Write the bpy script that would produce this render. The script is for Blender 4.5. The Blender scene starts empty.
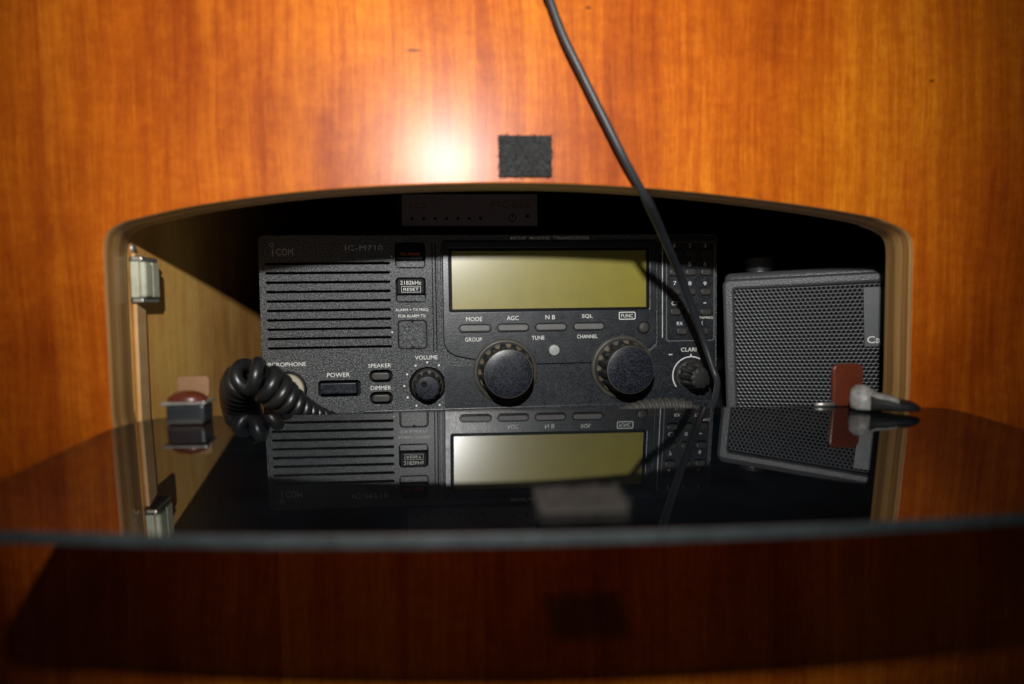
import bpy, bmesh, math, random
from mathutils import Vector, Matrix, Euler
random.seed(7)
SC = bpy.context.scene
COL = SC.collection
PI = math.pi
MM = 0.001

# ------------------------------------------------------------------ materials
def new_mat(name):
    m = bpy.data.materials.new(name); m.use_nodes = True
    nt = m.node_tree; nt.nodes.clear()
    out = nt.nodes.new('ShaderNodeOutputMaterial')
    b = nt.nodes.new('ShaderNodeBsdfPrincipled')
    nt.links.new(b.outputs[0], out.inputs[0])
    return m, nt, b, out
def nd(nt, typ, **kw):
    n = nt.nodes.new(typ)
    for k, v in kw.items():
        if k.startswith('i_'): n.inputs[k[2:].replace('_', ' ')].default_value = v
        else: setattr(n, k, v)
    return n
def mapped(nt, scale, coord='Object', offset=(0, 0, 0)):
    tc = nd(nt, 'ShaderNodeTexCoord'); mp = nd(nt, 'ShaderNodeMapping')
    mp.inputs['Scale'].default_value = scale; mp.inputs['Location'].default_value = offset
    nt.links.new(tc.outputs[coord], mp.inputs[0]); return mp.outputs[0]
def noise(nt, vec, scale=1.0, detail=4, rough=.55):
    n = nd(nt, 'ShaderNodeTexNoise'); n.inputs['Scale'].default_value = scale
    n.inputs['Detail'].default_value = detail; n.inputs['Roughness'].default_value = rough
    nt.links.new(vec, n.inputs['Vector']); return n.outputs[0]
def ramp(nt, fac, stops):
    r = nd(nt, 'ShaderNodeValToRGB'); e = r.color_ramp.elements
    while len(e) < len(stops): e.new(.5)
    for i, (p, c) in enumerate(stops):
        e[i].position = p; e[i].color = (*c, 1) if len(c) == 3 else c
    nt.links.new(fac, r.inputs[0]); return r.outputs[0]
def mixc(nt, a, b, fac, mode='MIX'):
    m = nd(nt, 'ShaderNodeMix', data_type='RGBA', blend_type=mode)
    for s, v in ((m.inputs[6], a), (m.inputs[7], b), (m.inputs[0], fac)):
        if isinstance(v, (int, float)): s.default_value = v
        elif isinstance(v, tuple): s.default_value = (*v, 1)
        else: nt.links.new(v, s)
    return m.outputs[2]
def math_(nt, op, a, b=None, c=None):
    m = nd(nt, 'ShaderNodeMath', operation=op)
    for i, v in enumerate((a, b, c)):
        if v is None: continue
        if isinstance(v, (int, float)): m.inputs[i].default_value = v
        else: nt.links.new(v, m.inputs[i])
    return m.outputs[0]
def bump(nt, b, h, strength, dist):
    bp = nd(nt, 'ShaderNodeBump'); bp.inputs['Strength'].default_value = strength
    bp.inputs['Distance'].default_value = dist
    nt.links.new(h, bp.inputs['Height']); nt.links.new(bp.outputs[0], b.inputs['Normal'])

def plain(name, col, rough=.5, metal=0, bscale=0, bstr=.3, bdist=.0002, var=.15, coat=0, coat_r=.2, spec=.5, dust=0, dustcol=(.2, .18, .14), vscale=120, speck=0):
    m, nt, b, out = new_mat(name)
    v = mapped(nt, (1, 1, 1))
    n = noise(nt, v, vscale, 5, .6)
    lo = tuple(c*(1-var) for c in col); hi = tuple(min(1, c*(1+var)) for c in col)
    c = ramp(nt, n, [(.3, lo), (.7, hi)])
    if speck:
        ns = noise(nt, v, 1150, 2, .6)
        c = mixc(nt, c, ramp(nt, ns, [(.40, (.25,)*3), (.5, (1,)*3), (.60, (1+speck,)*3)]), 1.0, 'MULTIPLY')
    if dust:
        n2 = noise(nt, v, 45, 6, .7)
        f = ramp(nt, n2, [(.48, (0, 0, 0)), (.75, (dust,)*3)])
        c = mixc(nt, c, dustcol, f)
    nt.links.new(c, b.inputs['Base Color'])
    n3 = noise(nt, v, 260, 3, .5)
    rr = nd(nt, 'ShaderNodeMapRange'); rr.inputs['To Min'].default_value = max(.03, rough-.07); rr.inputs['To Max'].default_value = min(1, rough+.07)
    nt.links.new(n3, rr.inputs['Value']); nt.links.new(rr.outputs[0], b.inputs['Roughness'])
    b.inputs['Metallic'].default_value = metal
    b.inputs['Specular IOR Level'].default_value = spec
    b.inputs['Coat Weight'].default_value = coat; b.inputs['Coat Roughness'].default_value = coat_r
    if bscale:
        bump(nt, b, noise(nt, v, bscale, 2, .5), bstr, bdist)
    return m

def veneer(name, dark, mid, light, amp=1.0, coat=.6, coat_r=.27, rough=.38, vertical=2, plank=.095, spots=()):
    """cherry veneer; grain runs along Z, leaves of veneer butt along X (or Y for side boards)"""
    m, nt, b, out = new_mat(name)
    tc = nd(nt, 'ShaderNodeTexCoord'); sx = nd(nt, 'ShaderNodeSeparateXYZ'); nt.links.new(tc.outputs['Object'], sx.inputs[0])
    if vertical == 2: across, along = math_(nt, 'ADD', sx.outputs[0], math_(nt, 'MULTIPLY', sx.outputs[1], .83)), sx.outputs[2]
    else: across, along = math_(nt, 'ADD', sx.outputs[1], math_(nt, 'MULTIPLY', sx.outputs[2], .2)), sx.outputs[0]
    leaf = math_(nt, 'FLOOR', math_(nt, 'DIVIDE', math_(nt, 'ADD', across, .0885+plank*6), plank))
    wn = nd(nt, 'ShaderNodeTexWhiteNoise', noise_dimensions='1D'); nt.links.new(leaf, wn.inputs['W'])
    shift = math_(nt, 'MULTIPLY', wn.outputs[0], 3.7)
    # gentle waviness of the grain
    cw = nd(nt, 'ShaderNodeCombineXYZ'); nt.links.new(math_(nt, 'MULTIPLY', across, 9), cw.inputs[0]); nt.links.new(math_(nt, 'MULTIPLY', along, 5), cw.inputs[2]); nt.links.new(shift, cw.inputs[1])
    wob = math_(nt, 'MULTIPLY', noise(nt, cw.outputs[0], 1, 2), .022)
    acr = math_(nt, 'ADD', across, wob)
    def layer(sa, sl, detail=4, rough_=.6):
        c = nd(nt, 'ShaderNodeCombineXYZ')
        nt.links.new(math_(nt, 'MULTIPLY', acr, sa), c.inputs[0]); nt.links.new(math_(nt, 'MULTIPLY', along, sl), c.inputs[2]); nt.links.new(shift, c.inputs[1])
        return noise(nt, c.outputs[0], 1, detail, rough_)
    broad = layer(26, 2.2, 3)
    streak = layer(150, 5, 4, .65)
    fine = layer(620, 26, 3, .6)
    ripple = layer(120, 190, 4, .65)
    fleck = layer(1100, 210, 3, .6)
    s = math_(nt, 'MULTIPLY', broad, .29)
    s = math_(nt, 'ADD', s, math_(nt, 'MULTIPLY', streak, .24))
    s = math_(nt, 'ADD', s, math_(nt, 'MULTIPLY', fine, .18))
    s = math_(nt, 'ADD', s, math_(nt, 'MULTIPLY', ripple, .15))
    s = math_(nt, 'ADD', s, math_(nt, 'MULTIPLY', fleck, .13))
    s = math_(nt, 'ADD', s, math_(nt, 'MULTIPLY', math_(nt, 'SUBTRACT', wn.outputs[0], .5), .11))
    w = .14/amp
    c = ramp(nt, s, [(.5-w, dark), (.5, mid), (.5+w, light)])
    for (px, pz, rx, rz) in spots:
        dx = math_(nt, 'DIVIDE', math_(nt, 'SUBTRACT', sx.outputs[0], px), rx); dz = math_(nt, 'DIVIDE', math_(nt, 'SUBTRACT', sx.outputs[2], pz), rz)
        dd = math_(nt, 'ADD', math_(nt, 'MULTIPLY', dx, dx), math_(nt, 'MULTIPLY', dz, dz))
        f = math_(nt, 'MULTIPLY', math_(nt, 'SUBTRACT', 1, math_(nt, 'MINIMUM', dd, 1)), .75)
        c = mixc(nt, c, (.05, .012, .003), f)
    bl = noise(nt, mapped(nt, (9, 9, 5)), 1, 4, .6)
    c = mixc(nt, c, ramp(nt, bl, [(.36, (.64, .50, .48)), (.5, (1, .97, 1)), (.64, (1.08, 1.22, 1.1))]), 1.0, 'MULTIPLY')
    nt.links.new(c, b.inputs['Base Color'])
    b.inputs['Roughness'].default_value = rough
    b.inputs['Specular IOR Level'].default_value = .12
    b.inputs['Coat Weight'].default_value = coat
    b.inputs['Coat Roughness'].default_value = coat_r
    bump(nt, b, math_(nt, 'ADD', math_(nt, 'MULTIPLY', fine, .6), math_(nt, 'MULTIPLY', ripple, .6)), .12, .0004)
    return m

def plyedge(name):
    m, nt, b, out = new_mat(name)
    tc = nd(nt, 'ShaderNodeTexCoord'); sx = nd(nt, 'ShaderNodeSeparateXYZ'); nt.links.new(tc.outputs['Object'], sx.inputs[0])
    lay = ramp(nt, math_(nt, 'DIVIDE', sx.outputs[1], .0217), [(0, (.32, .17, .06)), (.10, (.46, .27, .10)), (.14, (.24, .12, .035)), (.34, (.27, .14, .045)), (.38, (.40, .23, .08)), (.60, (.36, .20, .07)), (.63, (.24, .12, .035)), (.84, (.28, .15, .045)), (.88, (.38, .22, .08)), (1, (.30, .16, .05))])
    v = mapped(nt, (900, 900, 14)); n = noise(nt, v, 1, 4)
    c = mixc(nt, lay, ramp(nt, n, [(.3, (.45, .45, .45)), (.7, (1.1, 1.1, 1.1))]), .7, 'MULTIPLY')
    c = mixc(nt, c, (1.5, 1.45, 1.4), 1.0, 'MULTIPLY'); nt.links.new(c, b.inputs['Base Color']); b.inputs['Roughness'].default_value = .5
    b.inputs['Coat Weight'].default_value = .1; b.inputs['Coat Roughness'].default_value = .35
    bump(nt, b, n, .2, .0002)
    return m

def acrylic(name):
    """smoked acrylic sheet: mirror-like skin over a dark, slightly see-through core"""
    m, nt, b, out = new_mat(name); nt.nodes.remove(b)
    gl = nd(nt, 'ShaderNodeBsdfGlossy'); gl.inputs['Roughness'].default_value = .014
    tr = nd(nt, 'ShaderNodeBsdfTransparent'); tr.inputs[0].default_value = (.29, .17, .12, 1)
    fr = nd(nt, 'ShaderNodeFresnel'); fr.inputs['IOR'].default_value = 5.0
    mx = nd(nt, 'ShaderNodeMixShader')
    geo = nd(nt, 'ShaderNodeNewGeometry')
    # thin film of dust and wiping marks
    v = mapped(nt, (1, 1, 1)); n = noise(nt, v, 22, 6, .7); n2 = noise(nt, mapped(nt, (1, 3, 1)), 900, 2)
    dust = nd(nt, 'ShaderNodeBsdfDiffuse'); dust.inputs[0].default_value = (.10, .21, .27, 1)
    dm = nd(nt, 'ShaderNodeMixShader')
    f = math_(nt, 'MULTIPLY', ramp(nt, n, [(.35, (.25,)*3), (.8, (1,)*3)]), .06)
    f = math_(nt, 'MULTIPLY', f, math_(nt, 'ADD', .5, n2))
    sc_ = ramp(nt, noise(nt, mapped(nt, (9, 300, 1)), 1, 3, .7), [(.66, (0, 0, 0)), (.70, (1, 1, 1))])
    f = math_(nt, 'ADD', f, math_(nt, 'MULTIPLY', sc_, .004))
    rg_ = nd(nt, 'ShaderNodeMapRange'); rg_.inputs['From Min'].default_value = .45; rg_.inputs['From Max'].default_value = .8; rg_.inputs['To Min'].default_value = .010; rg_.inputs['To Max'].default_value = .05
    nt.links.new(n, rg_.inputs['Value']); nt.links.new(rg_.outputs[0], gl.inputs['Roughness'])
    nt.links.new(f, dm.inputs[0]); nt.links.new(tr.outputs[0], dm.inputs[1]); nt.links.new(dust.outputs[0], dm.inputs[2])
    nt.links.new(math_(nt, 'MULTIPLY', fr.outputs[0], math_(nt, 'SUBTRACT', 1, geo.outputs['Backfacing'])), mx.inputs[0]); nt.links.new(dm.outputs[0], mx.inputs[1]); nt.links.new(gl.outputs[0], mx.inputs[2])
    nt.links.new(mx.outputs[0], out.inputs[0])
    return m

M = {}
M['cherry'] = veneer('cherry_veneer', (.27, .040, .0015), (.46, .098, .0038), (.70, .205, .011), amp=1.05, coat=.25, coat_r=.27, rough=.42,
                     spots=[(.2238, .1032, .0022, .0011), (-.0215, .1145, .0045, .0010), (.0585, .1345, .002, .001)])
M['tan_wood'] = veneer('tan_side_veneer', (.64, .30, .06), (.84, .44, .11), (.93, .56, .17), amp=1.2, coat=.15, coat_r=.4, rough=.5, plank=.5)
M['strip_wood'] = plain('pale_strip_wood', (.62, .38, .16), .5, var=.12)
M['ply'] = plyedge('plywood_edge')
M['dark_in'] = plain('dark_cabinet_lining', (.02, .018, .016), .8, var=.3)
M['acrylic'] = acrylic('smoked_acrylic')
M['acr_edge'] = plain('sawn_acrylic_edge', (.056, .070, .072), .45, bscale=900, bstr=.4, bdist=.0003, var=.3, vscale=200)
M['body'] = plain('textured_dark_plastic', (.060, .065, .069), .40, spec=1, coat=.25, coat_r=.3, speck=1.0, bscale=1100, bstr=1, bdist=.0014, var=.5, vscale=700, dust=.10, dustcol=(.13, .125, .11))
M['face'] = plain('smooth_dark_plastic', (.011, .014, .018), .34, spec=.8, speck=1.2, bscale=1300, bstr=.3, bdist=.0002, var=.2, vscale=300, dust=.16, dustcol=(.10, .095, .08))
M['black'] = plain('black_plastic', (.005, .005, .006), .5, var=.2, spec=.12)
M['void'] = plain('black_recess', (.003, .003, .003), .9)
M['cap'] = plain('knob_cap_plastic', (.010, .012, .018), .32, speck=1.5, bscale=1500, bstr=.3, bdist=.0002, var=.25, vscale=500, dust=.2, dustcol=(.07, .07, .075))
M['knob'] = plain('knob_rubber', (.014, .014, .014), .5, dust=.5, dustcol=(.06, .05, .03))
M['grime'] = plain('grimy_knob_notch', (.075, .06, .035), .6, var=.7)
M['rim'] = plain('worn_knob_rim', (.06, .055, .042), .45, var=.4)
M['button'] = plain('grey_button', (.13, .13, .125), .45, var=.1, bscale=900, bstr=.2)
M['dkbutton'] = plain('dark_button', (.045, .042, .038), .4, var=.15)
M['tunebtn'] = plain('pale_grey_button', (.34, .36, .345), .4, var=.1)
M['white'] = plain('white_print', (.8, .8, .76), .6, var=.15, vscale=900)
M['dimwhite'] = plain('shaded_white_print', (.6, .6, .57), .6, var=.35, vscale=900)  # dimmer copy of the white print, shade on the top strip put into its colour
M['orange'] = plain('orange_print', (.75, .16, .06), .6)
M['cream'] = plain('cream_plastic', (.50, .45, .34), .45, var=.1, dust=.25, dustcol=(.25, .2, .12))
M['speaker'] = plain('speaker_housing_plastic', (.062, .064, .068), .42, bscale=900, bstr=.7, bdist=.0004, var=.15, vscale=800)
M['grille'] = plain('perforated_grille_metal', (.050, .053, .059), .38, var=.12, metal=.15)
M['badge'] = plain('grey_badge', (.075, .08, .085), .45, bscale=1500, bstr=.3)
M['cord'] = plain('coiled_cord_rubber', (.011, .012, .013), .34, spec=.6, dust=.3, dustcol=(.055, .045, .035), bscale=200, bstr=.1)
M['cable'] = plain('grey_black_cable', (.024, .027, .031), .42, var=.15)
M['oldrub'] = plain('dusty_cable_rubber', (.045, .043, .038), .6, dust=.5, dustcol=(.12, .11, .085))
M['nickel'] = plain('brushed_nickel', (.62, .60, .54), .38, metal=.85, var=.15)
M['paleplastic'] = plain('pale_green_plastic', (.52, .52, .38), .35, var=.15, coat=.4)
M['clampdark'] = plain('dark_clamp_plastic', (.022, .024, .026), .35, var=.4, vscale=60)
M['darkmetal'] = plain('dark_steel', (.10, .11, .10), .4, metal=.5, var=.2)
M['redbrown'] = plain('red_brown_plastic', (.11, .022, .009), .35, var=.12, coat=.5, coat_r=.2)
M['pink'] = plain('faded_pink_pad', (.27, .14, .065), .6, var=.1)
M['clampwhite'] = plain('pale_clamp_plastic', (.30, .29, .27), .45, var=.5, vscale=260, bscale=500, bstr=.8, bdist=.0006, dust=.5, dustcol=(.12, .11, .10))
M['modem'] = plain('modem_front', (.13, .10, .095), .5, var=.1)
M['redprint'] = plain('dark_red_print', (.10, .012, .01), .6)

def display_mat():
    m, nt, b, out = new_mat('olive_lcd_glass')
    v = mapped(nt, (1, 1, 1)); n = noise(nt, v, 60, 5, .6)
    c = ramp(nt, n, [(.3, (.215, .18, .0015)), (.7, (.265, .218, .003))])
    nt.links.new(c, b.inputs['Base Color'])
    b.inputs['Roughness'].default_value = .55
    b.inputs['Coat Weight'].default_value = 1; b.inputs['Coat Roughness'].default_value = .235; b.inputs['Coat IOR'].default_value = 2.0
    bump(nt, b, noise(nt, v, 500, 3), .15, .0002)
    return m
M['lcd'] = display_mat()

def velcro_mat(name, c1, c2):
    m, nt, b, out = new_mat(name)
    n = noise(nt, mapped(nt, (1, 1, 1)), 900, 4, .7)
    nt.links.new(ramp(nt, n, [(.35, c1), (.65, c2)]), b.inputs['Base Color']); b.inputs['Roughness'].default_value = .8
    bump(nt, b, n, 1, .001); return m
M['velcro'] = velcro_mat('black_velcro', (.006, .006, .006), (.05, .05, .048))
M['velcro_pale'] = velcro_mat('pale_velcro', (.010, .009, .007), (.085, .072, .058))

# ------------------------------------------------------------------ mesh helpers
def link(name, me, mat, parent=None, smooth=False):
    o = bpy.data.objects.new(name, me); COL.objects.link(o)
    mats = mat if isinstance(mat, (list, tuple)) else [mat]
    for k in mats: me.materials.append(M[k])
    if parent: o.parent = parent
    if smooth:
        for p in me.polygons: p.use_smooth = True
    return o
def bm_obj(name, bm, mat, parent=None, smooth=False, angle=None):
    me = bpy.data.meshes.new(name)
    bmesh.ops.recalc_face_normals(bm, faces=bm.faces)
    if angle is not None:
        for f in bm.faces: f.smooth = True
        for e in bm.edges:
            if len(e.link_faces) == 2 and e.calc_face_angle(0) > angle: e.smooth = False
    bm.to_mesh(me); bm.free()
    o = link(name, me, mat, parent)
    if smooth:
        for p in me.polygons: p.use_smooth = True
    return o
def thing(name, label, cat, loc=(0, 0, 0), rot=(0, 0, 0), group=None):
    o = bpy.data.objects.new(name, None); COL.objects.link(o); o.empty_display_size = .01
    o.location = loc; o.rotation_euler = rot; o['label'] = label; o['category'] = cat
    if group: o['group'] = group
    return o
def tag(o, label, cat, group=None):
    o['label'] = label; o['category'] = cat
    if group: o['group'] = group
    return o
def structure(o): o['kind'] = 'structure'; return o
def box_bm(x0, x1, y0, y1, z0, z1, bev=0, seg=3, bm=None):
    b = bmesh.new()
    r = bmesh.ops.create_cube(b, size=1)
    for v in b.verts:
        v.co = Vector((x0+(v.co.x+.5)*(x1-x0), y0+(v.co.y+.5)*(y1-y0), z0+(v.co.z+.5)*(z1-z0)))
    if bev: bmesh.ops.bevel(b, geom=list(b.edges), offset=bev, segments=seg, affect='EDGES', profile=.5)
    if bm is not None:
        me = bpy.data.meshes.new('t'); b.to_mesh(me); b.free(); bm.from_mesh(me); bpy.data.meshes.remove(me); return bm
    return b
def rrect(x0, x1, z0, z1, r, n=6):
    r = min(r, (x1-x0)/2-1e-6, (z1-z0)/2-1e-6); P = []
    for cx, cz, a in ((x1-r, z1-r, 0), (x0+r, z1-r, 90), (x0+r, z0+r, 180), (x1-r, z0+r, 270)):
        for i in range(n+1):
            t = math.radians(a+90*i/n); P.append((cx+r*math.cos(t), cz+r*math.sin(t)))
    return P
def circ(cx, cz, r, n=40): return [(cx+r*math.cos(2*PI*i/n), cz+r*math.sin(2*PI*i/n)) for i in range(n)]
def round_poly(P, r, n=5):
    """round every corner of a polygon by radius r (list or float)"""
    out = []; N = len(P)
    for i in range(N):
        a, b, c = Vector(P[i-1]), Vector(P[i]), Vector(P[(i+1) % N]); rr = r[i] if isinstance(r, (list, tuple)) else r
        d1, d2 = (a-b), (c-b); k = min(rr, d1.length*.48, d2.length*.48)
        if k < 1e-7: out.append(tuple(b)); continue
        p0, p2 = b+d1.normalized()*k, b+d2.normalized()*k
        for j in range(n+1):
            t = j/n; q = p0*(1-t)**2+b*2*t*(1-t)+p2*t*t; out.append((q.x, q.y))
    return out
DG = bpy.context.evaluated_depsgraph_get
def plate_mesh(loops, y0, y1, bev=0, res=2):
    """flat plate in XZ with holes, front at y0 (towards the viewer), back at y1"""
    cu = bpy.data.curves.new('c', 'CURVE'); cu.dimensions = '2D'; cu.fill_mode = 'BOTH'
    for L in loops:
        s = cu.splines.new('POLY'); s.points.add(len(L)-1)
        for p, (x, z) in zip(s.points, L): p.co = (x*100, z*100, 0, 1)
        s.use_cyclic_u = True
    th = abs(y1-y0)*100
    cu.extrude = max(th/2-bev*100, 0); cu.bevel_depth = bev*100; cu.bevel_resolution = res; cu.offset = -bev*100
    o = bpy.data.objects.new('c', cu); COL.objects.link(o)
    dg = bpy.context.evaluated_depsgraph_get(); me = bpy.data.meshes.new_from_object(o.evaluated_get(dg))
    bpy.data.objects.remove(o); bpy.data.curves.remove(cu)
    mid = (y0+y1)/2
    for v in me.vertices: x, y, z = v.co/100; v.co = (x, mid-z, y)
    bm = bmesh.new(); bm.from_mesh(me); bmesh.ops.remove_doubles(bm, verts=bm.verts, dist=1e-7); bmesh.ops.recalc_face_normals(bm, faces=bm.faces)
    bm.to_mesh(me); bm.free()
    return me
def plate(name, loops, y0, y1, mat, parent=None, bev=0, res=2):
    me = plate_mesh(loops, y0, y1, bev, res)
    return link(name, me, mat, parent)
def text_into(bm, s, cx, cz, w, h, y, bold=0, spacing=1.0, depth=.00012, align=0):
    cu = bpy.data.curves.new('t', 'FONT'); cu.body = s; cu.size = 1; cu.extrude = .01; cu.offset = bold; cu.space_character = spacing; cu.resolution_u = 3
    o = bpy.data.objects.new('t', cu); COL.objects.link(o)
    dg = bpy.context.evaluated_depsgraph_get(); me = bpy.data.meshes.new_from_object(o.evaluated_get(dg))
    bpy.data.objects.remove(o); bpy.data.curves.remove(cu)
    xs = [v.co.x for v in me.vertices]; ys = [v.co.y for v in me.vertices]
    x0, x1, y0, y1 = min(xs), max(xs), min(ys), max(ys)
    for v in me.vertices:
        v.co = (cx+((v.co.x-x0)/(x1-x0)-.5)*w, y-depth*(1 if v.co.z > 0 else 0), cz+((v.co.y-y0)/(y1-y0)-.5)*h)
    bm.from_mesh(me); bpy.data.meshes.remove(me)
def add_plate(bm, loops, y0, y1):
    me = plate_mesh(loops, y0, y1); bm.from_mesh(me); bpy.data.meshes.remove(me)
def lathe(name, prof, cx, cz, y0, mats, parent, seg=120, n=0, amp=0.0, fl=None, shift=(0, 0)):
    """solid of revolution on an axis pointing at the viewer. prof: (radius, height, flute 0..1, material index)"""
    bm = bmesh.new(); rings = []
    hmax = max(p[1] for p in prof)
    for (r, w, f, mi) in prof:
        ring = []
        for i in range(seg):
            a = 2*PI*i/seg; k = 0
            if n and f: c = math.cos(n*a); k = -amp*f*max(0, -c+.35)/1.35
            rr = max(r+k, 1e-5)
            ring.append(bm.verts.new((cx+rr*math.cos(a), y0-w, cz+rr*math.sin(a))))
        rings.append((ring, mi, f))
    for j in range(len(rings)-1):
        for i in range(seg):
            f = bm.faces.new((rings[j][0][i], rings[j][0][(i+1) % seg], rings[j+1][0][(i+1) % seg], rings[j+1][0][i]))
            mi = rings[j+1][1]; a = 2*PI*(i+.5)/seg
            if mi == 9: mi = 2 if (n and math.cos(n*a) < -.15) else 1
            f.material_index = mi
    f = bm.faces.new(rings[-1][0]); f.material_index = rings[-1][1] if rings[-1][1] != 9 else 0
    return bm_obj(name, bm, mats, parent, angle=.6)
def tube_bm(pts, rad, seg=12, bm=None, caps=True):
    bm = bm or bmesh.new(); rings = []; N = len(pts); up = None
    for i, p in enumerate(pts):
        p = Vector(p); t = (Vector(pts[min(i+1, N-1)])-Vector(pts[max(i-1, 0)])).normalized()
        if up is None: up = t.orthogonal().normalized()
        up = (up-t*up.dot(t)).normalized(); s = t.cross(up)
        r = rad(i/(N-1)) if callable(rad) else rad
        rings.append([bm.verts.new(p+(up*math.cos(2*PI*k/seg)+s*math.sin(2*PI*k/seg))*r) for k in range(seg)])
    for j in range(N-1):
        for k in range(seg): bm.faces.new((rings[j][k], rings[j][(k+1) % seg], rings[j+1][(k+1) % seg], rings[j+1][k]))
    if caps: bm.faces.new(rings[0]); bm.faces.new(rings[-1])
    return bm
def spline(P, n=12):
    out = []; P = [Vector(p) for p in P]; Q = [P[0]*2-P[1]]+P+[P[-1]*2-P[-2]]
    for i in range(1, len(Q)-2):
        for k in range(n):
            t = k/n; a, b, c, d = Q[i-1], Q[i], Q[i+1], Q[i+2]
            out.append(.5*((2*b)+(-a+c)*t+(2*a-5*b+4*c-d)*t*t+(-a+3*b-3*c+d)*t**3))
    out.append(P[-1]); return out
def coil_pts(C, rad, pitch, per=18):
    """helix wound on a centre line; rad may vary along it"""
    C = spline(C, 40); L = [0]
    for a, b in zip(C, C[1:]): L.append(L[-1]+(b-a).length)
    total = L[-1]; out = []; up = None; N = int(total/pitch*per); j = 0
    for i in range(N+1):
        s = total*i/N
        while j < len(L)-2 and L[j+1] < s: j += 1
        f = (s-L[j])/max(L[j+1]-L[j], 1e-9); p = C[j].lerp(C[j+1], f); t = (C[j+1]-C[j]).normalized()
        if up is None: up = t.orthogonal().normalized()
        up = (up-t*up.dot(t)).normalized(); q = t.cross(up); a = 2*PI*s/pitch
        r = rad(s/total) if callable(rad) else rad
        out.append(p+(up*math.cos(a)+q*math.sin(a))*r)
    return out

# ------------------------------------------------------------------ setting: veneered front with the arched opening
TH = .0217
top = [(.2159, .010), (.2158, .024), (.2142, .0302), (.2095, .0338), (.2030, .0364), (.1942, .0391), (.1596, .0447), (.1110, .0505), (.065, .0540), (.0224, .0552), (-.025, .0543), (-.0737, .0513), (-.1178, .0456), (-.1440, .0400), (-.1525, .0376), (-.1584, .0334), (-.1602, .0265), (-.1604, .010)]
bot = [(-.1604, -.040), (-.1600, -.052), (-.1570, -.0605), (-.150, -.0655), (-.100, -.075), (-.030, -.082), (.028, -.0835), (.090, -.082), (.155, -.075), (.200, -.0655), (.2095, -.0610), (.2150, -.0520), (.2159, -.040)]
opening = [(p.x, p.y) for p in [Vector(q) for q in [(v.x, v.z) for v in spline([(x, 0, z) for x, z in top], 5)]]]+[(v.x, v.z) for v in spline([(x, 0, z) for x, z in bot], 5)]
outer = [(-.75, -.55), (.80, -.55), (.80, .60), (-.75, .60)]
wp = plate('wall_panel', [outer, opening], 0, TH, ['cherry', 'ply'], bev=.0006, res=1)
for f in wp.data.polygons:
    c = f.center
    if abs(f.normal.y) < .5 and abs(c.x) < .3 and abs(c.z) < .2: f.material_index = 1
    else: f.material_index = 0
structure(wp)
def slab(name, x0, x1, y0, y1, z0, z1, mat): return structure(bm_obj(name, box_bm(x0, x1, y0, y1, z0, z1), mat))
FLOOR = -.0860
slab('cabinet_floor', -.1583, .33, TH+.0003, .52, FLOOR-.012, FLOOR, 'dark_in')
slab('cabinet_ceiling', -.1583, .33, TH+.0003, .52, .105, .117, 'dark_in')
slab('cabinet_back', -.1783, .345, .5203, .535, FLOOR-.012, .117, 'dark_in')
slab('cabinet_side', -.1783, -.1604, TH+.0003, .52, FLOOR-.012, .117, 'tan_wood')
slab('cabinet_side', .3303, .345, TH+.0003, .52, FLOOR-.012, .117, 'dark_in')
tag(bm_obj('edge_strip', box_bm(-.1603, -.1585, TH+.003, TH+.0125, -.082, -.0002+.0265, .0004, 2), 'strip_wood'), 'pale narrow wooden strip up the left side of the compartment just behind the plywood edge', 'trim strip')

# ------------------------------------------------------------------ marine radio
cR, sR = math.cos(.0387), math.sin(.0387)
RB = -.0735
radio = thing('marine_radio', 'black marine radio transceiver with olive display and two big round knobs inside the opening', 'radio',
              (-.1249+.1455*cR, .1127+.1455*sR, RB), (0, 0, .0387))
def U(u): return (u-145.5)*MM
def V(v): return v*MM-RB
def P2(L): return [(U(u), V(v)) for u, v in L]
def RR(u0, u1, v0, v1, r): return rrect(U(u0), U(u1), V(v0), V(v1), r*MM)
F = 0.0            # front surface of the moulded face (local y)
holes = []
slots = [(25.9-5.8*k) for k in range(10)]
for i, v in enumerate(slots):
    holes.append(RR(2.6, 78.3, v-.72, v+.72, .7))
holes.append(RR(81.7, 100.2, 22.6, 38.6, 2.2))     # TX FREQ well
holes.append(RR(81.7, 100.2, 1.2, 16.7, 2.2))      # 2182 well
holes.append(RR(32.4, 58.4, -57.4, -47.0, 2.4))    # power well
holes.append(RR(64.0, 78.4, -49.0, -41.0, 3.6))
holes.append(RR(64.0, 78.4, -62.9, -55.0, 3.6))
holes.append(circ(U(100.2), V(-51.5), 11.6*MM))
holes.append(circ(U(13.6), V(-52.6), 11.9*MM))
outline = RR(-1.2, 291, -72.8, 43.4, 3.2)
plate('front_panel', [outline]+holes, F, F+.004, 'body', radio, .00035, 1)
bm_obj('recess_backing', box_bm(U(1.2), U(289.8), .0052, .006, V(-71.5), V(42)), 'void', radio)
bm_obj('chassis', box_bm(U(1.5), U(289.5), .0062, .300, V(-71.8), V(42.4), .002, 2), 'black', radio)
# groove lines right of the key column
g = bmesh.new()
for u0, u1 in ((104.3, 104.9), (106.3, 107.0)): box_bm(U(u0), U(u1), F-.00015, F+.001, V(-30), V(38), bm=g)
bm_obj('groove', g, 'void', radio)
# ridge strip beside grooves
bm_obj('trim_ridge', box_bm(U(107.6), U(110.0), F-.0009, F+.001, V(-29), V(40), .0004, 2), 'body', radio)
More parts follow.
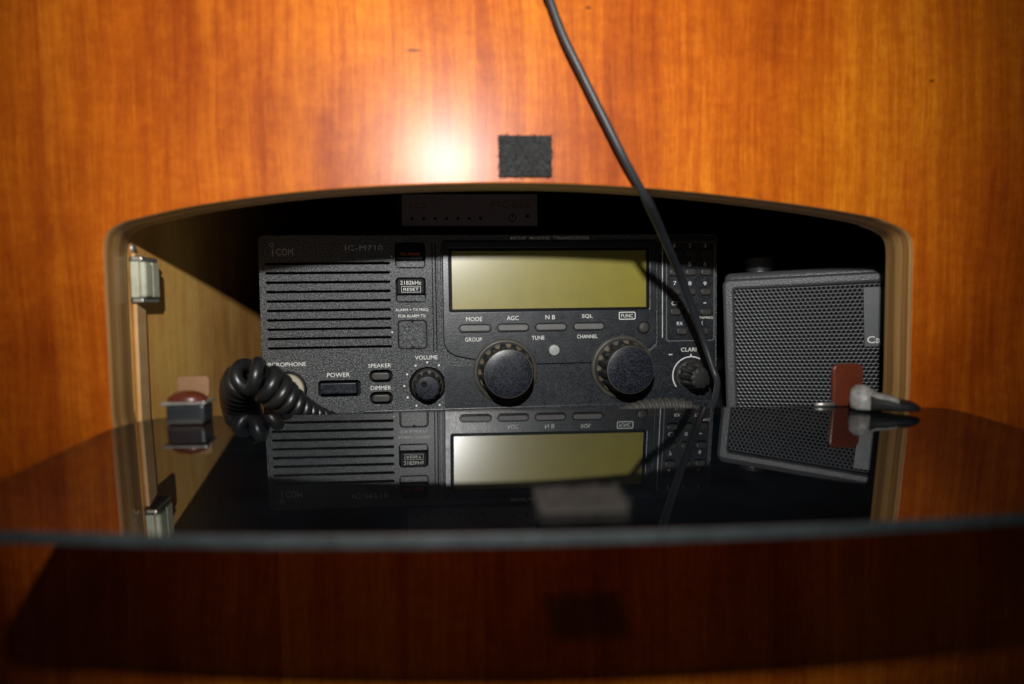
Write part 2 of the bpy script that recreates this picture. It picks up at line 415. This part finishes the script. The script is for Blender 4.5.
# raised control plate round display
cp = round_poly(P2([(110.8, 39.3), (249.4, 39.3), (249.4, -27.5), (243, -31.5), (236, -39.5), (150, -39.5), (127, -35.2), (116, -32.8), (110.8, -27)]), [2*MM, 2*MM, 5*MM, 3*MM, 3*MM, 3*MM, 8*MM, 4*MM, 6*MM])
plate('control_plate', [cp, RR(115.2, 244.5, -5.2, 34.6, 1.2)], F-.0018, F+.0005, 'face', radio, .0007, 3)
disp = bm_obj('display', box_bm(U(115.4), U(244.3), F-.0006, F+.0003, V(-5.0), V(34.4)), 'lcd', radio)
fr = plate('display_frame', [RR(114.9, 244.8, -5.5, 34.9, 1.4), RR(116.8, 242.7, -3.6, 33.0, .5)], F-.0014, F-.0005, 'black', disp, .0002, 1)
# lower face panel line under knobs
bm_obj('lower_lip', box_bm(U(60), U(290), F-.0012, F+.002, V(-72.5), V(-66.5), .0006, 2), 'face', radio)
# square pad with notches
sp = plate('blank_key', [RR(83.2, 99.8, -27.4, -10.8, 2.2)], F-.0004, F+.0008, 'body', radio, .0004, 2)
plate('key_outline', [RR(82.2, 100.8, -28.4, -9.8, 2.9), RR(83.0, 100.0, -27.6, -10.6, 2.3)], F-.00012, F+.0004, 'void', radio)
g = bmesh.new()
for v in (-10.9, -27.3): add_plate(g, [circ(U(91.5), V(v), .9*MM, 16)], F-.0006, F+.0002)
bm_obj('key_notch', g, 'void', radio)
# wells
plate('transmit_frequency_key', [RR(82.4, 99.5, 27.6, 38.2, 1.8)], F-.0012, F+.004, 'black', radio, .0006, 3)
plate('well_floor', [RR(82.2, 99.8, 23.1, 27.2, .8)], F+.0003, F+.004, 'body', radio, .0003, 2)
plate('reset_key', [RR(82.4, 99.5, 6.0, 16.2, 1.8)], F-.0012, F+.004, 'black', radio, .0006, 3)
plate('well_floor', [RR(82.2, 99.8, 1.7, 5.6, .8)], F+.0003, F+.004, 'body', radio, .0003, 2)
plate('power_button', [RR(33.8, 56.2, -55.3, -48.4, .9)], F-.0022, F+.0045, 'cap', radio, .0007, 3)
plate('speaker_button', [RR(65.6, 76.8, -47.4, -42.6, 2.2)], F-.0016, F+.0045, 'dkbutton', radio, .0008, 3)
plate('dimmer_button', [RR(65.6, 76.8, -61.3, -56.6, 2.2)], F-.0016, F+.0045, 'dkbutton', radio, .0008, 3)
for uc in (130.9, 155.2, 179.7, 204.4):
    plate('function_key', [RR(uc-9.6, uc+9.6, -17.6, -13.9, 1.8)], F-.0028, F-.001, 'button', radio, .0005, 2)
    plate('key_surround', [RR(uc-10.5, uc+10.5, -18.6, -13.0, 2.8), RR(uc-9.9, uc+9.9, -17.9, -13.6, 2.0)], F-.00195, F-.0015, 'void', radio)
def knobs():
    lathe('tune_button', [(3.9*MM, .001, 0, 0), (3.9*MM, .0019, 0, 0), (3.6*MM, .0020, 0, 0), (3.55*MM, .0032, 0, 1), (3.1*MM, .0038, 0, 1), (1.5*MM, .0041, 0, 1)], U(181.4), V(-30.6), F, ['black', 'tunebtn'], radio)
    lathe('function_button', [(4.3*MM, .001, 0, 0), (4.3*MM, .0019, 0, 0), (3.7*MM, .0020, 0, 0), (3.6*MM, .0028, 0, 1), (2.8*MM, .0036, 0, 1), (1.2*MM, .0039, 0, 1)], U(240.6), V(-17.0), F, ['black', 'dkbutton'], radio)
    for uc, vc in ((149.9, -43.3), (226.4, -42.6)):
        k = lathe('tuning_knob', [(20.0, -.0, 0, 0), (20.0, .0022, 0, 0), (19.3, .0030, 0, 3), (18.6, .0033, 0, 3), (18.0, .0034, 0, 1), (17.4, .0042, 0, 3), (17.0, .0043, 0, 1),
                                   (16.4, .0055, 1, 1), (15.9, .010, 1, 9), (15.6, .0165, 1, 1), (15.3, .0205, 1, 1), (14.9, .0212, .6, 1)] and
                  [(r*MM, w, f, mi) for r, w, f, mi in [(20.6, -.0005, 0, 0), (20.6, .0018, 0, 0), (19.7, .0026, 0, 3), (19.0, .0029, 0, 3), (18.3, .0028, 0, 1), (17.9, .0040, 0, 3), (17.5, .0042, 0, 1),
                   (16.6, .0052, 1, 9), (16.3, .0088, 1, 9), (16.0, .0150, 1, 1), (15.6, .0195, 1, 1), (15.0, .0206, .6, 1), (14.6, .0208, 0, 1)]],
                  U(uc), V(vc), F, ['black', 'knob', 'grime', 'rim'], radio, seg=180, n=15, amp=1.5*MM)
        lathe('knob_cap', [(r*MM, w, 0, mi) for r, w, mi in [(15.2, .0200, 0), (15.2, .0212, 0), (14.9, .0217, 1), (14.6, .0218, 1), (9, .0221, 0), (4, .0222, 0)]], U(uc), V(vc), F, ['cap', 'rim'], k, seg=96)
        m = bmesh.new(); add_plate(m, [[(U(uc)-.9*MM, V(vc)+19.6*MM), (U(uc)+.9*MM, V(vc)+19.6*MM), (U(uc), V(vc)+22.0*MM)]], F-.0019-.0002, F-.001); bm_obj('knob_pointer', m, 'dkbutton', k)
    k = lathe('volume_knob', [(r*MM, w, f, mi) for r, w, f, mi in [(11.3, -.0034, 0, 0), (11.0, .0008, 0, 0), (9.9, .0012, 0, 0), (9.6, .0018, 0, 3), (9.2, .0020, 0, 3), (8.9, .0024, 1, 1), (8.6, .006, 1, 9), (8.0, .0105, 1, 1), (7.3, .0128, .6, 1)]],
              U(100.3), V(-51.6), F, ['black', 'knob', 'grime', 'rim'], radio, seg=150, n=11, amp=1.1*MM)
    lathe('knob_cap', [(r*MM, w, 0, mi) for r, w, mi in [(7.3, .0122, 1), (7.2, .0131, 1), (6.9, .0134, 0), (3, .0137, 0)]], U(100.3), V(-51.6), F, ['cap', 'rim'], k, seg=72)
    lathe('knob_dimple', [(2.0*MM, .0133, 0, 1), (2.0*MM, .01385, 0, 1), (1.7*MM, .0139, 0, 0), (.5*MM, .0137, 0, 0)], U(98.4), V(-49.2), F, ['black', 'rim'], k, seg=40)
    k = lathe('clarifier_knob', [(r*MM, w, f, mi) for r, w, f, mi in [(9.9, -.0005, 0, 0), (9.9, .0012, 0, 0), (9.3, .0018, 0, 3), (8.9, .0022, .5, 1), (8.7, .005, 1, 1), (7.9, .012, 1, 9), (7.2, .0165, 1, 1), (6.6, .0180, .6, 1), (4, .0186, 0, 1)]],
              U(273.2), V(-49.3), F, ['black', 'knob', 'rim', 'rim'], radio, seg=150, n=10, amp=1.5*MM)
    # keypad
    for (u, v) in [(261.7, 31.2), (272.4, 31.2), (282.8, 31.2), (261.7, 18.6), (272.4, 18.6), (282.8, 18.6), (261.9, 5.9), (272.4, 5.9), (282.8, 5.7), (262.2, -7.2), (272.4, -7.2), (282.8, -7.5), (266.5, -20.0), (280.9, -20.2)]:
        plate('keypad_button', [RR(u-3.5, u+3.5, v-2.1, v+2.1, 1.5)], F-.0026, F-.0005, 'dkbutton', radio, .0008, 3)
knobs()
plate('keypad_frame', [RR(256.3, 289.2, -26.6, 38.5, 2), RR(256.9, 288.6, -26.0, 37.9, 1.6)], F-.00045, F+.0005, 'button', radio)
plate('keypad_ground', [RR(256.9, 288.6, -26.0, 37.9, 1.6)], F-.0003, F+.0006, 'face', radio)
g = bmesh.new(); box_bm(U(253.6), U(254.1), F-.0003, F+.0003, V(-24), V(38), bm=g); bm_obj('side_groove', g, 'dimwhite', radio)
# right-hand smoother lower face (clarifier area); fading sheen put into a darker right strip
plate('lower_face', [round_poly(P2([(111.0, -66.3), (289.8, -66.3), (289.8, 42.5), (250.4, 42.5), (250.4, -29), (237, -40), (111, -40)]), .001)], F-.0002, F+.0006, 'face', radio)
# microphone socket
mk = lathe('microphone_socket', [(r*MM, w, 0, mi) for r, w, mi in [(11.6, -.004, 0), (11.3, -.0015, 0), (10.3, -.0012, 0), (10.2, .0010, 1), (9.7, .0016, 1), (6.9, .0016, 1), (6.7, -.001, 1), (2, -.001, 0)]], U(13.6), V(-52.6), F, ['black', 'cream'], radio, seg=64)
# printing
INK = 'white'
def T(s, u, v, wd, h, y=F-.00002, **k):
    b = bmesh.new(); text_into(b, s, U(u), V(v), wd*MM, h*MM, y, **k); bm_obj('lettering', b, INK, radio)
def mark(name, loops, y0, y1):
    b = bmesh.new(); add_plate(b, loops, y0, y1); bm_obj(name, b, INK, radio)
YP = F-.0018
T('MODE', 130.4, -9.9, 10.2, 2.7, YP); T('AGC', 155.0, -9.6, 7.6, 2.7, YP); T('N B', 179.2, -9.4, 6.2, 2.7, YP); T('SQL', 203.4, -9.2, 7.0, 2.7, YP)
T('GROUP', 129.8, -22.9, 10.6, 2.5, YP); T('TUNE', 171.2, -22.5, 8.2, 2.5, YP); T('CHANNEL', 203.3, -22.2, 13.4, 2.4, YP)
T('FUNC', 229.7, -9.2, 7.8, 2.3, YP)
mark('label_frame', [RR(224.2, 235.3, -11.7, -6.7, 1.0), RR(224.7, 234.8, -11.2, -7.2, .7)], YP-.0001, YP)
T('MICROPHONE', 13.2, -36.3, 24.5, 2.5); T('POWER', 45.0, -43.6, 14.0, 2.7); T('SPEAKER', 70.6, -38.3, 14.2, 2.4); T('DIMMER', 71.0, -52.4, 12.6, 2.5); T('VOLUME', 99.8, -33.8, 14.2, 2.5)
for k in range(11):
    a = math.radians(-150+30*k); mark('dot_mark', [circ(U(100.3+14.7*math.sin(a)), V(-51.6+14.7*math.cos(a)), .62*MM, 10)], F-.0001, F)
T('CLARI', 271.6, -32.2, 10.4, 2.6, F-.0003)
YL = F-.0003
T('–', 259.3, -35.2, 2.6, .6, YL); T('+', 285.6, -37.0, 2.9, 2.9, YL, bold=.02)
arc = [(U(273.2)+(12.7*MM)*math.cos(math.radians(a)), V(-49.3)+(12.7*MM)*math.sin(math.radians(a))) for a in range(60, 217, 6)]
arc2 = [(U(273.2)+(12.05*MM)*math.cos(math.radians(a)), V(-49.3)+(12.05*MM)*math.sin(math.radians(a))) for a in range(216, 59, -6)]
mark('dial_arc', [arc+arc2], YL-.0001, YL)
mark('pointer_mark', [[(U(272.5), V(-37.0)), (U(273.9), V(-37.0)), (U(273.2), V(-34.6))]], YL-.0001, YL)
for s, u, v, wd, h in [('5', 272.2, 24.0, 2.0, 2.5), ('6', 282.6, 23.9, 2.0, 2.5), ('4', 261.6, 24.1, 2.0, 2.5), ('7', 262.2, 11.6, 2.0, 2.5), ('8', 272.4, 11.4, 2.0, 2.5), ('9', 282.6, 11.1, 2.0, 2.5), ('CE', 262.2, -1.6, 4.4, 2.5), ('0', 272.4, -1.6, 2.0, 2.5), ('–', 282.6, -1.6, 1.9, .5), ('RX', 265.6, -14.9, 4.0, 2.2), ('TX', 279.3, -14.8, 4.0, 2.2), ('EN/FREQ', 283.4, -11.4, 9.6, 1.7)]:
    T(s, u, v, wd, h, F-.0003)
T('2182kHz', 91.0, 13.5, 12.8, 2.4, F-.0012); T('RESET', 91.2, 9.4, 9.4, 1.8, F-.0012)
mark('label_frame', [RR(85.2, 97.2, 7.5, 11.3, .4), RR(85.4, 97.0, 7.7, 11.1, .3)], F-.0013, F-.0012)
T('FOR ALARM TX', 91.4, -7.4, 17.0, 1.9); T('ALARM + TX FREQ', 91.4, -3.6, 20.5, 1.9)
mark('dot_mark', [circ(U(78.8), V(-17.4), .55*MM, 10)], F-.0001, F)
INK = 'dimwhite'
T('COM', 14.6, 33.0, 10.0, 4.2, bold=.0); T('ı', 7.4, 32.6, .6, 4.6, bold=0)
mark('emblem_ring', [circ(U(7.0), V(37.4), 1.35*MM, 20), circ(U(7.0), V(37.4), .95*MM, 20)], F-.0001, F)
T('IC-M710', 62.6, 35.4, 23.0, 3.3, bold=0, spacing=1.1)
INK = 'white'
T('MF/HF  MARINE  TRANSCEIVER', 180.0, 41.2, 51.0, 2.0, bold=.004)
INK = 'dimwhite'
T('1', 261.7, 36.0, 1.4, 2.4, F-.0003); T('2', 272.4, 36.0, 2.0, 2.4, F-.0003); T('3', 282.6, 36.0, 2.0, 2.4, F-.0003)
mark('dot_mark', [circ(U(79.5), V(30.0), .6*MM, 10)], F-.0001, F)
INK = 'orange'
T('TX FREQ', 90.8, 31.2, 12.0, 1.9, F-.0012)

# ------------------------------------------------------------------ modem sitting on the radio
mod = thing('radio_modem', 'small dark modem with a row of lights in shadow above the marine radio', 'modem', (.0040, .128, .0436))
bm_obj('case', box_bm(-.047, .047, .001, .13, .0005, .030, .002, 2), 'black', mod)
bm_obj('front_label', box_bm(-.0436, .0437, -.0004, .0012, .0065, .0268, .0002, 1), 'modem', mod)
for a_ in (('SCS', -.0335, .0195, .011, .0036), ('PTC-IIusb', .0265, .0200, .0255, .0042)):
    w = bmesh.new(); text_into(w, *a_, -.00042); bm_obj('lettering', w, 'redprint', mod)
for i in range(7):
    w = bmesh.new(); add_plate(w, [circ(-.0370+i*.0073, .0112, .0011, 14)], -.0006, 0); bm_obj('indicator_light', w, 'void', mod)
w = bmesh.new()
add_plate(w, [circ(.0275, .0115, .0026, 20), circ(.0275, .0115, .0020, 20)], -.0006, 0); add_plate(w, [rrect(.0270, .0280, .0115, .0146, .0002)], -.0006, 0)
add_plate(w, [circ(.0372, .0125, .0012, 14)], -.0006, 0)
bm_obj('power_symbol', w, 'void', mod)

# ------------------------------------------------------------------ loudspeaker, angled inwards on the right
SA = -.4915
spk = thing('loudspeaker', 'black box loudspeaker with a perforated grille standing angled beside the marine radio', 'loudspeaker', (.1692, .1137, FLOOR+.0005), (0, math.radians(-1.8), SA))
H = .0127-FLOOR          # height of the front frame
SW = .136
bm_obj('housing', box_bm(.0, SW, .004, .062, .001, H+.0042, .0042, 4), 'speaker', spk, angle=.5)
gx0, gx1, gz0, gz1 = .0068, SW-.0068, .013, H-.0068
plate('front_frame', [rrect(-.0003, SW+.0003, .0005, H, .004), rrect(gx0, gx1, gz0, gz1, .0012)], -.0012, .0075, 'speaker', spk, .0022, 4)
# perforated sheet
def grille():
    bm = bmesh.new(); p = .00262; dy = p*math.sqrt(3)/2; r = p*.345; R = p/math.sqrt(3); K = 12
    nx = int((gx1-gx0)/p)+2; nz = int((gz1-gz0)/dy)+2
    yF, yB = .0012, .0019
    for j in range(nz):
        for i in range(nx):
            cx = gx0+i*p+(p/2 if j % 2 else 0); cz = gz0+j*dy
            if cx > gx1+p*.5 or cz > gz1+dy*.5: continue
            ho, hi, hb = [], [], []
            for k in range(K):
                a = 2*PI*k/K+PI/2
                # hexagon outline sampled at the same angles
                m = ((2*PI*k/K) % (PI/3)); m = min(m, PI/3-m)
                rad = R*math.cos(PI/6)/math.cos(PI/6-m)
                ho.append(bm.verts.new((cx+rad*math.cos(a), yF, cz+rad*math.sin(a))))
                hi.append(bm.verts.new((cx+r*math.cos(a), yF+.00012, cz+r*math.sin(a))))
                hb.append(bm.verts.new((cx+r*math.cos(a), yB, cz+r*math.sin(a))))
            for k in range(K):
                l = (k+1) % K
                bm.faces.new((ho[k], ho[l], hi[l], hi[k])); bm.faces.new((hi[k], hi[l], hb[l], hb[k]))
    me = bpy.data.meshes.new('grille'); bm.to_mesh(me); bm.free(); return link('grille', me, 'grille', spk)
grille()
bm_obj('rubber_foot', box_bm(SW-.022, SW-.006, .01, .05, -.0040, .0012, .001, 2), 'black', spk)
bm_obj('grille_backing', box_bm(gx0-.001, gx1+.001, .0032, .0038, gz0-.001, gz1+.001), 'void', spk)
bd = bm_obj('badge', box_bm(.0806, .1135, -.0002, .0011, H-.0448, H-.0090, .0003, 2), 'badge', spk)
w = bmesh.new(); text_into(w, 'Ca', .0858, H-.0405, .0072, .0043, -.00021, bold=.015); bm_obj('lettering', w, 'white', bd)
kn = bmesh.new()
bmesh.ops.create_cone(kn, cap_ends=True, segments=64, radius1=.0092, radius2=.0089, depth=.0085)
for v in kn.verts: v.co += Vector((.0215, .016, H+.0042+.0050))
bmesh.ops.bevel(kn, geom=[e for e in kn.edges if len(e.link_faces) == 2 and e.calc_face_angle(0) > 1], offset=.0006, segments=3, affect='EDGES')
kb = bm_obj('volume_dial', kn, 'speaker', spk, angle=.5)
rg = bmesh.new(); bmesh.ops.create_cone(rg, cap_ends=True, segments=48, radius1=.0078, radius2=.0078, depth=.001)
for v in rg.verts: v.co += Vector((.0215, .016, H+.0042+.0004))
bm_obj('dial_collar', rg, 'darkmetal', kb)
for sx_ in (.0535, .0685):
    g = bmesh.new(); bmesh.ops.create_uvsphere(g, u_segments=16, v_segments=8, radius=.0014)
    for v in g.verts: v.co += Vector((sx_, .014, H+.0046))
    bm_obj('screw_head', g, 'darkmetal', spk, smooth=True)

# ------------------------------------------------------------------ smoked acrylic door, hinged down
door = thing('acrylic_door', 'glossy smoked black acrylic door folded down flat in front of the opening', 'door', (0, 0, -.0516), (math.atan(.0582), .008, 0))
xl, xr = -.1525, .2355
def nf(x): return -.1440+(.46 if x < .038 else .36)*(x-.038)**2
near = [(xl+.034+(xr-.034-xl-.034)*i/40, nf(xl+.034+(xr-.034-xl-.034)*i/40)) for i in range(41)]
L = [(xl, -.060)]+round_poly([(xl, -.070), (xl, nf(xl)-.003), near[0]], [0, .060, 0], 14)[:-1]
L += near
L += round_poly([near[-1], (xr, nf(xr)-.003), (xr, -.070)], [0, .060, 0], 14)[1:]+[(xr, -.060)]
L += [(xr, -.016), (xr-.001, -.009), (xr-.0045, -.0035), (xr-.011, -.0012), (.2125, -.0010), (.2075, .0025), (.200, .0045), (.16, .0062), (.05, .0065), (-.06, .0060), (-.115, .0052), (-.132, .0040), (-.1415, .0010), (-.1475, -.0060), (xl+.001, -.016), (xl, -.024)]
me = plate_mesh([L], 0, .0037, .0004, 2)
for v in me.vertices: x, y, z = v.co; v.co = (x, z, -y)
me.flip_normals()
bm = bmesh.new(); bm.from_mesh(me); bmesh.ops.recalc_face_normals(bm, faces=bm.faces)
for f in bm.faces: f.material_index = 0 if abs(f.normal.z) > .9 else 1
bm.to_mesh(me); bm.free()
link('door_panel', me, ['acrylic', 'acr_edge'], door)
def fuzzy(name, w_, h_, t_, mat, parent, n=900, hair=.0012, rot=None, loc=None):
    """velcro patch: a thin felt pad with short loops standing up; local: pad in XY, loops +Z"""
    bm = box_bm(-w_/2, w_/2, -h_/2, h_/2, 0, t_, .0004, 2)
    for i in range(n):
        x, y = random.uniform(-w_/2-.0003, w_/2+.0003), random.uniform(-h_/2-.0003, h_/2+.0003)
        d = Vector((random.gauss(0, .7), random.gauss(0, .7), 1)).normalized()*hair*random.uniform(.5, 1.2)
        s = d.cross(Vector((random.random(), random.random(), .1))).normalized()*.00016
        p = Vector((x, y, t_*random.uniform(.5, 1)))
        q = p+d+Vector((random.gauss(0, .0004), random.gauss(0, .0004), 0))
        vs = [bm.verts.new(p-s), bm.verts.new(p+s), bm.verts.new(q+s*.6), bm.verts.new(q-s*.6)]; bm.faces.new(vs)
    me = bpy.data.meshes.new(name); bm.to_mesh(me); bm.free(); o = link(name, me, mat, parent)
    if rot: o.rotation_euler = rot
    if loc: o.location = loc
    return o
fuzzy('velcro_pad', .0250, .0175, .0016, 'velcro_pale', door, 1400, .0017, None, (.0325, -.1225, .0002))
vp = fuzzy('velcro_patch', .0243, .0186, .0016, 'velcro', None, 1500, .0013, (math.radians(90), 0, 0), (.0286, -.0002, .0672))
tag(vp, 'square black velcro patch stuck on the orange wood above the opening', 'velcro patch')

# ------------------------------------------------------------------ hinges, catch
def on_door(x, y): return -.0516-.008*x+.0582*y
hx, hy = .187, .003
hr = thing('door_hinge', 'grey and white door clip with upright red brown tab, before the loudspeaker', 'hinge', (hx, hy, on_door(hx, hy)), (0, 0, 0))
plate('upright_tab', [rrect(-.0082, .0072, .0002, .0212, .0032)], .000, .0030, 'redbrown', hr, .0009, 3)
# tapered clip body pointing right and towards the viewer
def clip():
    bm = bmesh.new(); rings = []
    C = [(-.0034, -.006, .0046, .0012, .0014), (-.0028, -.0066, .0048, .0044, .0050), (-.001, -.0078, .0050, .0064, .0068), (.0020, -.0092, .0048, .0074, .0070), (.0045, -.0102, .0044, .0070, .0062), (.0075, -.0118, .0036, .0062, .0048), (.0110, -.0135, .0032, .0060, .0046), (.0150, -.0158, .0024, .0052, .0036), (.0190, -.0180, .0020, .0046, .0032), (.0215, -.0192, .0016, .0036, .0022), (.0228, -.0199, .0014, .0014, .0010)]
    for (x, y, z, rw, rh) in C:
        rings.append([bm.verts.new((x+.5*rw*math.cos(a), y+rw*math.cos(a)*.85, max(.0003, z+rh*math.sin(a)))) for a in [2*PI*k/24 for k in range(24)]])
    for j in range(len(C)-1):
        for k in range(24):
            f = bm.faces.new((rings[j][k], rings[j][(k+1) % 24], rings[j+1][(k+1) % 24], rings[j+1][k])); f.material_index = 0 if j < 4 else (0 if (7 <= k <= 9 and j < 7) else 1)
    bm.faces.new(rings[0]); bm.faces.new(rings[-1])
    return bm_obj('clip_body', bm, ['clampwhite', 'cord'], hr, smooth=True)
clip()
bm_obj('hinge_pin', tube_bm([(-.0165, .0015, .0012), (-.0065, .0010, .0014)], .0009, 10), 'nickel', hr, smooth=True)
hx, hy = -.1228, -.010
hl = thing('door_hinge', 'dark blocky door clip with rounded red brown top, left of the coiled cord', 'hinge', (hx, hy, on_door(hx, hy)))
bm_obj('clip_body', box_bm(-.0082, .0082, -.003, .008, .0003, .0086, .0012, 3), 'clampdark', hl)
bm_obj('metal_plate', box_bm(-.0096, .0090, -.0045, .009, .0087, .0100, .0004, 2), 'nickel', hl)
g = bmesh.new(); bmesh.ops.create_uvsphere(g, u_segments=32, v_segments=16, radius=1)
for v in g.verts: v.co = Vector((-.0006+v.co.x*.0086, .002+v.co.y*.006, .0100+max(0, v.co.z)*.0044))
bm_obj('rounded_cushion', g, 'redbrown', hl, smooth=True)
bm_obj('clip_lip', box_bm(-.0078, .0078, -.0038, -.0028, .0003, .0022, .0003, 1), 'dkbutton', hl)
pk = plate('pink_pad', [rrect(-.0072, .0072, 0, .0098, .002)], 0, .002, 'pink', hl, .0005, 2); pk.location = (-.0030, .0145, .0095)

cat = thing('cabinet_catch', 'small metal and pale plastic catch screwed to the left wooden side of the opening', 'catch', (-.1604, .0312, .0136))
fr_ = bm_obj('catch_case', box_bm(0, .0062, -.0100, .0098, -.0112, .0110, .0006, 2), 'darkmetal', cat)
for z0, z1 in ((-.0110, -.0092), (.0090, .0108)): bm_obj('frame_bar', box_bm(.0015, .0068, -.0106, .0092, z0, z1, .0004, 2), 'nickel', cat)
bm_obj('roller', box_bm(.0012, .0056, -.0118, -.0102, -.0088, .0086, .0007, 3), 'paleplastic', cat)
bm_obj('roller', box_bm(.0050, .0086, -.0108, -.0020, -.0088, .0086, .0016, 3), 'paleplastic', cat)
bm_obj('roller', box_bm(.0060, .0080, -.0008, .0080, -.0088, .0086, .0010, 3), 'paleplastic', cat)
sc = bmesh.new(); bmesh.ops.create_uvsphere(sc, u_segments=20, v_segments=10, radius=.0024)
for v in sc.verts: v.co.x *= .5
s_ = bm_obj('screw', sc, 'nickel', cat, smooth=True); s_.location = (.0008, -.0062, .0150); cat.scale = (.92, .88, 1)

# ------------------------------------------------------------------ cords
C = [(-0.0593, 0.092, -0.0747), (-0.0676, 0.086, -0.0699), (-0.0759, 0.078, -0.0659), (-0.085, 0.066, -0.0608), (-0.0917, 0.056, -0.0547), (-0.0971, 0.049, -0.0482), (-0.1022, 0.044, -0.0416), (-0.1081, 0.042, -0.0365), (-0.1141, 0.045, -0.0373), (-0.1198, 0.053, -0.0418), (-0.1248, 0.066, -0.0493), (-0.1285, 0.08, -0.0586), (-0.1298, 0.092, -0.0694), (-0.1297, 0.1, -0.0805)]
pts = coil_pts(C, lambda t: .0016+.0056*min(1, max(0, t-.13)*3.4), .0062, 24)
tag(bm_obj('coiled_cord', tube_bm(pts, lambda t: .0024+.0011*min(1, max(0, t-.13)*3.0), 12), 'cord', smooth=True), 'thick black coiled microphone cord looping up in front of the radio', 'coiled cord')
A = [(-0.004, -0.009, 0.30), (0.0165, -0.009, 0.21), (0.0358, -0.009, 0.1445), (0.0397, -0.009, 0.1338), (0.0454, -0.009, 0.1187), (0.0529, -0.009, 0.1035), (0.0618, -0.009, 0.086), (0.0733, -0.0085, 0.064), (0.083, -0.003, 0.0501), (0.0934, 0.014, 0.0411), (0.1046, 0.035, 0.0318), (0.1243, 0.068, 0.0119), (0.142, 0.088, -0.0179), (0.1495, 0.088, -0.0399), (0.1512, 0.084, -0.0493), (0.1466, 0.075, -0.0577), (0.1381, 0.06, -0.0635), (0.1322, 0.05, -0.0718)]
path = spline(A, 14)
def crad(t):
    i = t*(len(A)-1)
    return .00175 if i < 7.9 else (.00175+(i-7.9)/.5*.0007 if i < 8.4 else max(.0019, .0025-(i-8.4)*.00010))
tag(bm_obj('hanging_cable', tube_bm(path, crad, 16), 'cable', smooth=True), 'thin grey black cable hanging across the wood and down in front of the keypad', 'cable')
C = [(.078, .050, -.0690), (.0865, .056, -.0638), (.0975, .060, -.0612), (.110, .062, -.0600), (.122, .062, -.0605), (.1305, .060, -.0650), (.134, .056, -.0740)]
b = tube_bm(spline(C, 10), .0042, 14)
tube_bm(coil_pts(C[1:], .0040, .0040, 16), .0011, 8, bm=b)
tag(bm_obj('ribbed_cable', b, 'oldrub', smooth=True), 'dusty ribbed dark cable hump lying under the clarifier knob at the right', 'cable')
C = [(-.02, .09, -.066), (0.0, .075, -.0622), (.020, .068, -.0612), (.036, .062, -.0625), (.05, .058, -.068)]
tag(bm_obj('dark_cable', tube_bm(spline(C, 10), .0012, 10), 'oldrub', smooth=True), 'thin dark cable lying just below the left tuning knob', 'cable')

# ------------------------------------------------------------------ light: one flash just above and behind the lens, dim surroundings
w = bpy.data.worlds.new('World'); SC.world = w; w.use_nodes = True
w.node_tree.nodes['Background'].inputs[0].default_value = (1, .88, .76, 1)
w.node_tree.nodes['Background'].inputs[1].default_value = .015
ld = bpy.data.lights.new('camera_flash', 'SPOT'); ld.energy = 10.6; ld.color = (1, .985, .965); ld.shadow_soft_size = .007
ld.spot_size = math.radians(81); ld.spot_blend = 1.0
lo = bpy.data.objects.new('camera_flash', ld); COL.objects.link(lo); lo.location = (-.018, -.386, .1432)
lo.rotation_euler = (Vector((.012, 0, .072))-Vector(lo.location)).to_track_quat('-Z', 'Y').to_euler()

# ------------------------------------------------------------------ camera
cd = bpy.data.cameras.new('camera'); cam = bpy.data.objects.new('camera', cd); COL.objects.link(cam); SC.camera = cam
cd.sensor_width = 36; cd.lens = 24.012; cd.clip_start = .01; cd.clip_end = 20
R = Vector((0.99759174, -0.06817203, -0.01277879)); UP = Vector((0.01661942, 0.05607103, 0.99828845)); FW = Vector((0.06733883, 0.99609669, -0.05706898))
mat = Matrix((R, UP, -FW)).transposed().to_4x4(); mat.translation = Vector((0, -.3178, 0)); cam.matrix_world = mat
cd.dof.use_dof = True; cd.dof.focus_distance = .415; cd.dof.aperture_fstop = 4.0
SC.view_settings.view_transform = 'Standard'; SC.view_settings.look = 'None'; SC.view_settings.exposure = 0; SC.view_settings.gamma = 1
SC.cycles.transparent_max_bounces = 12
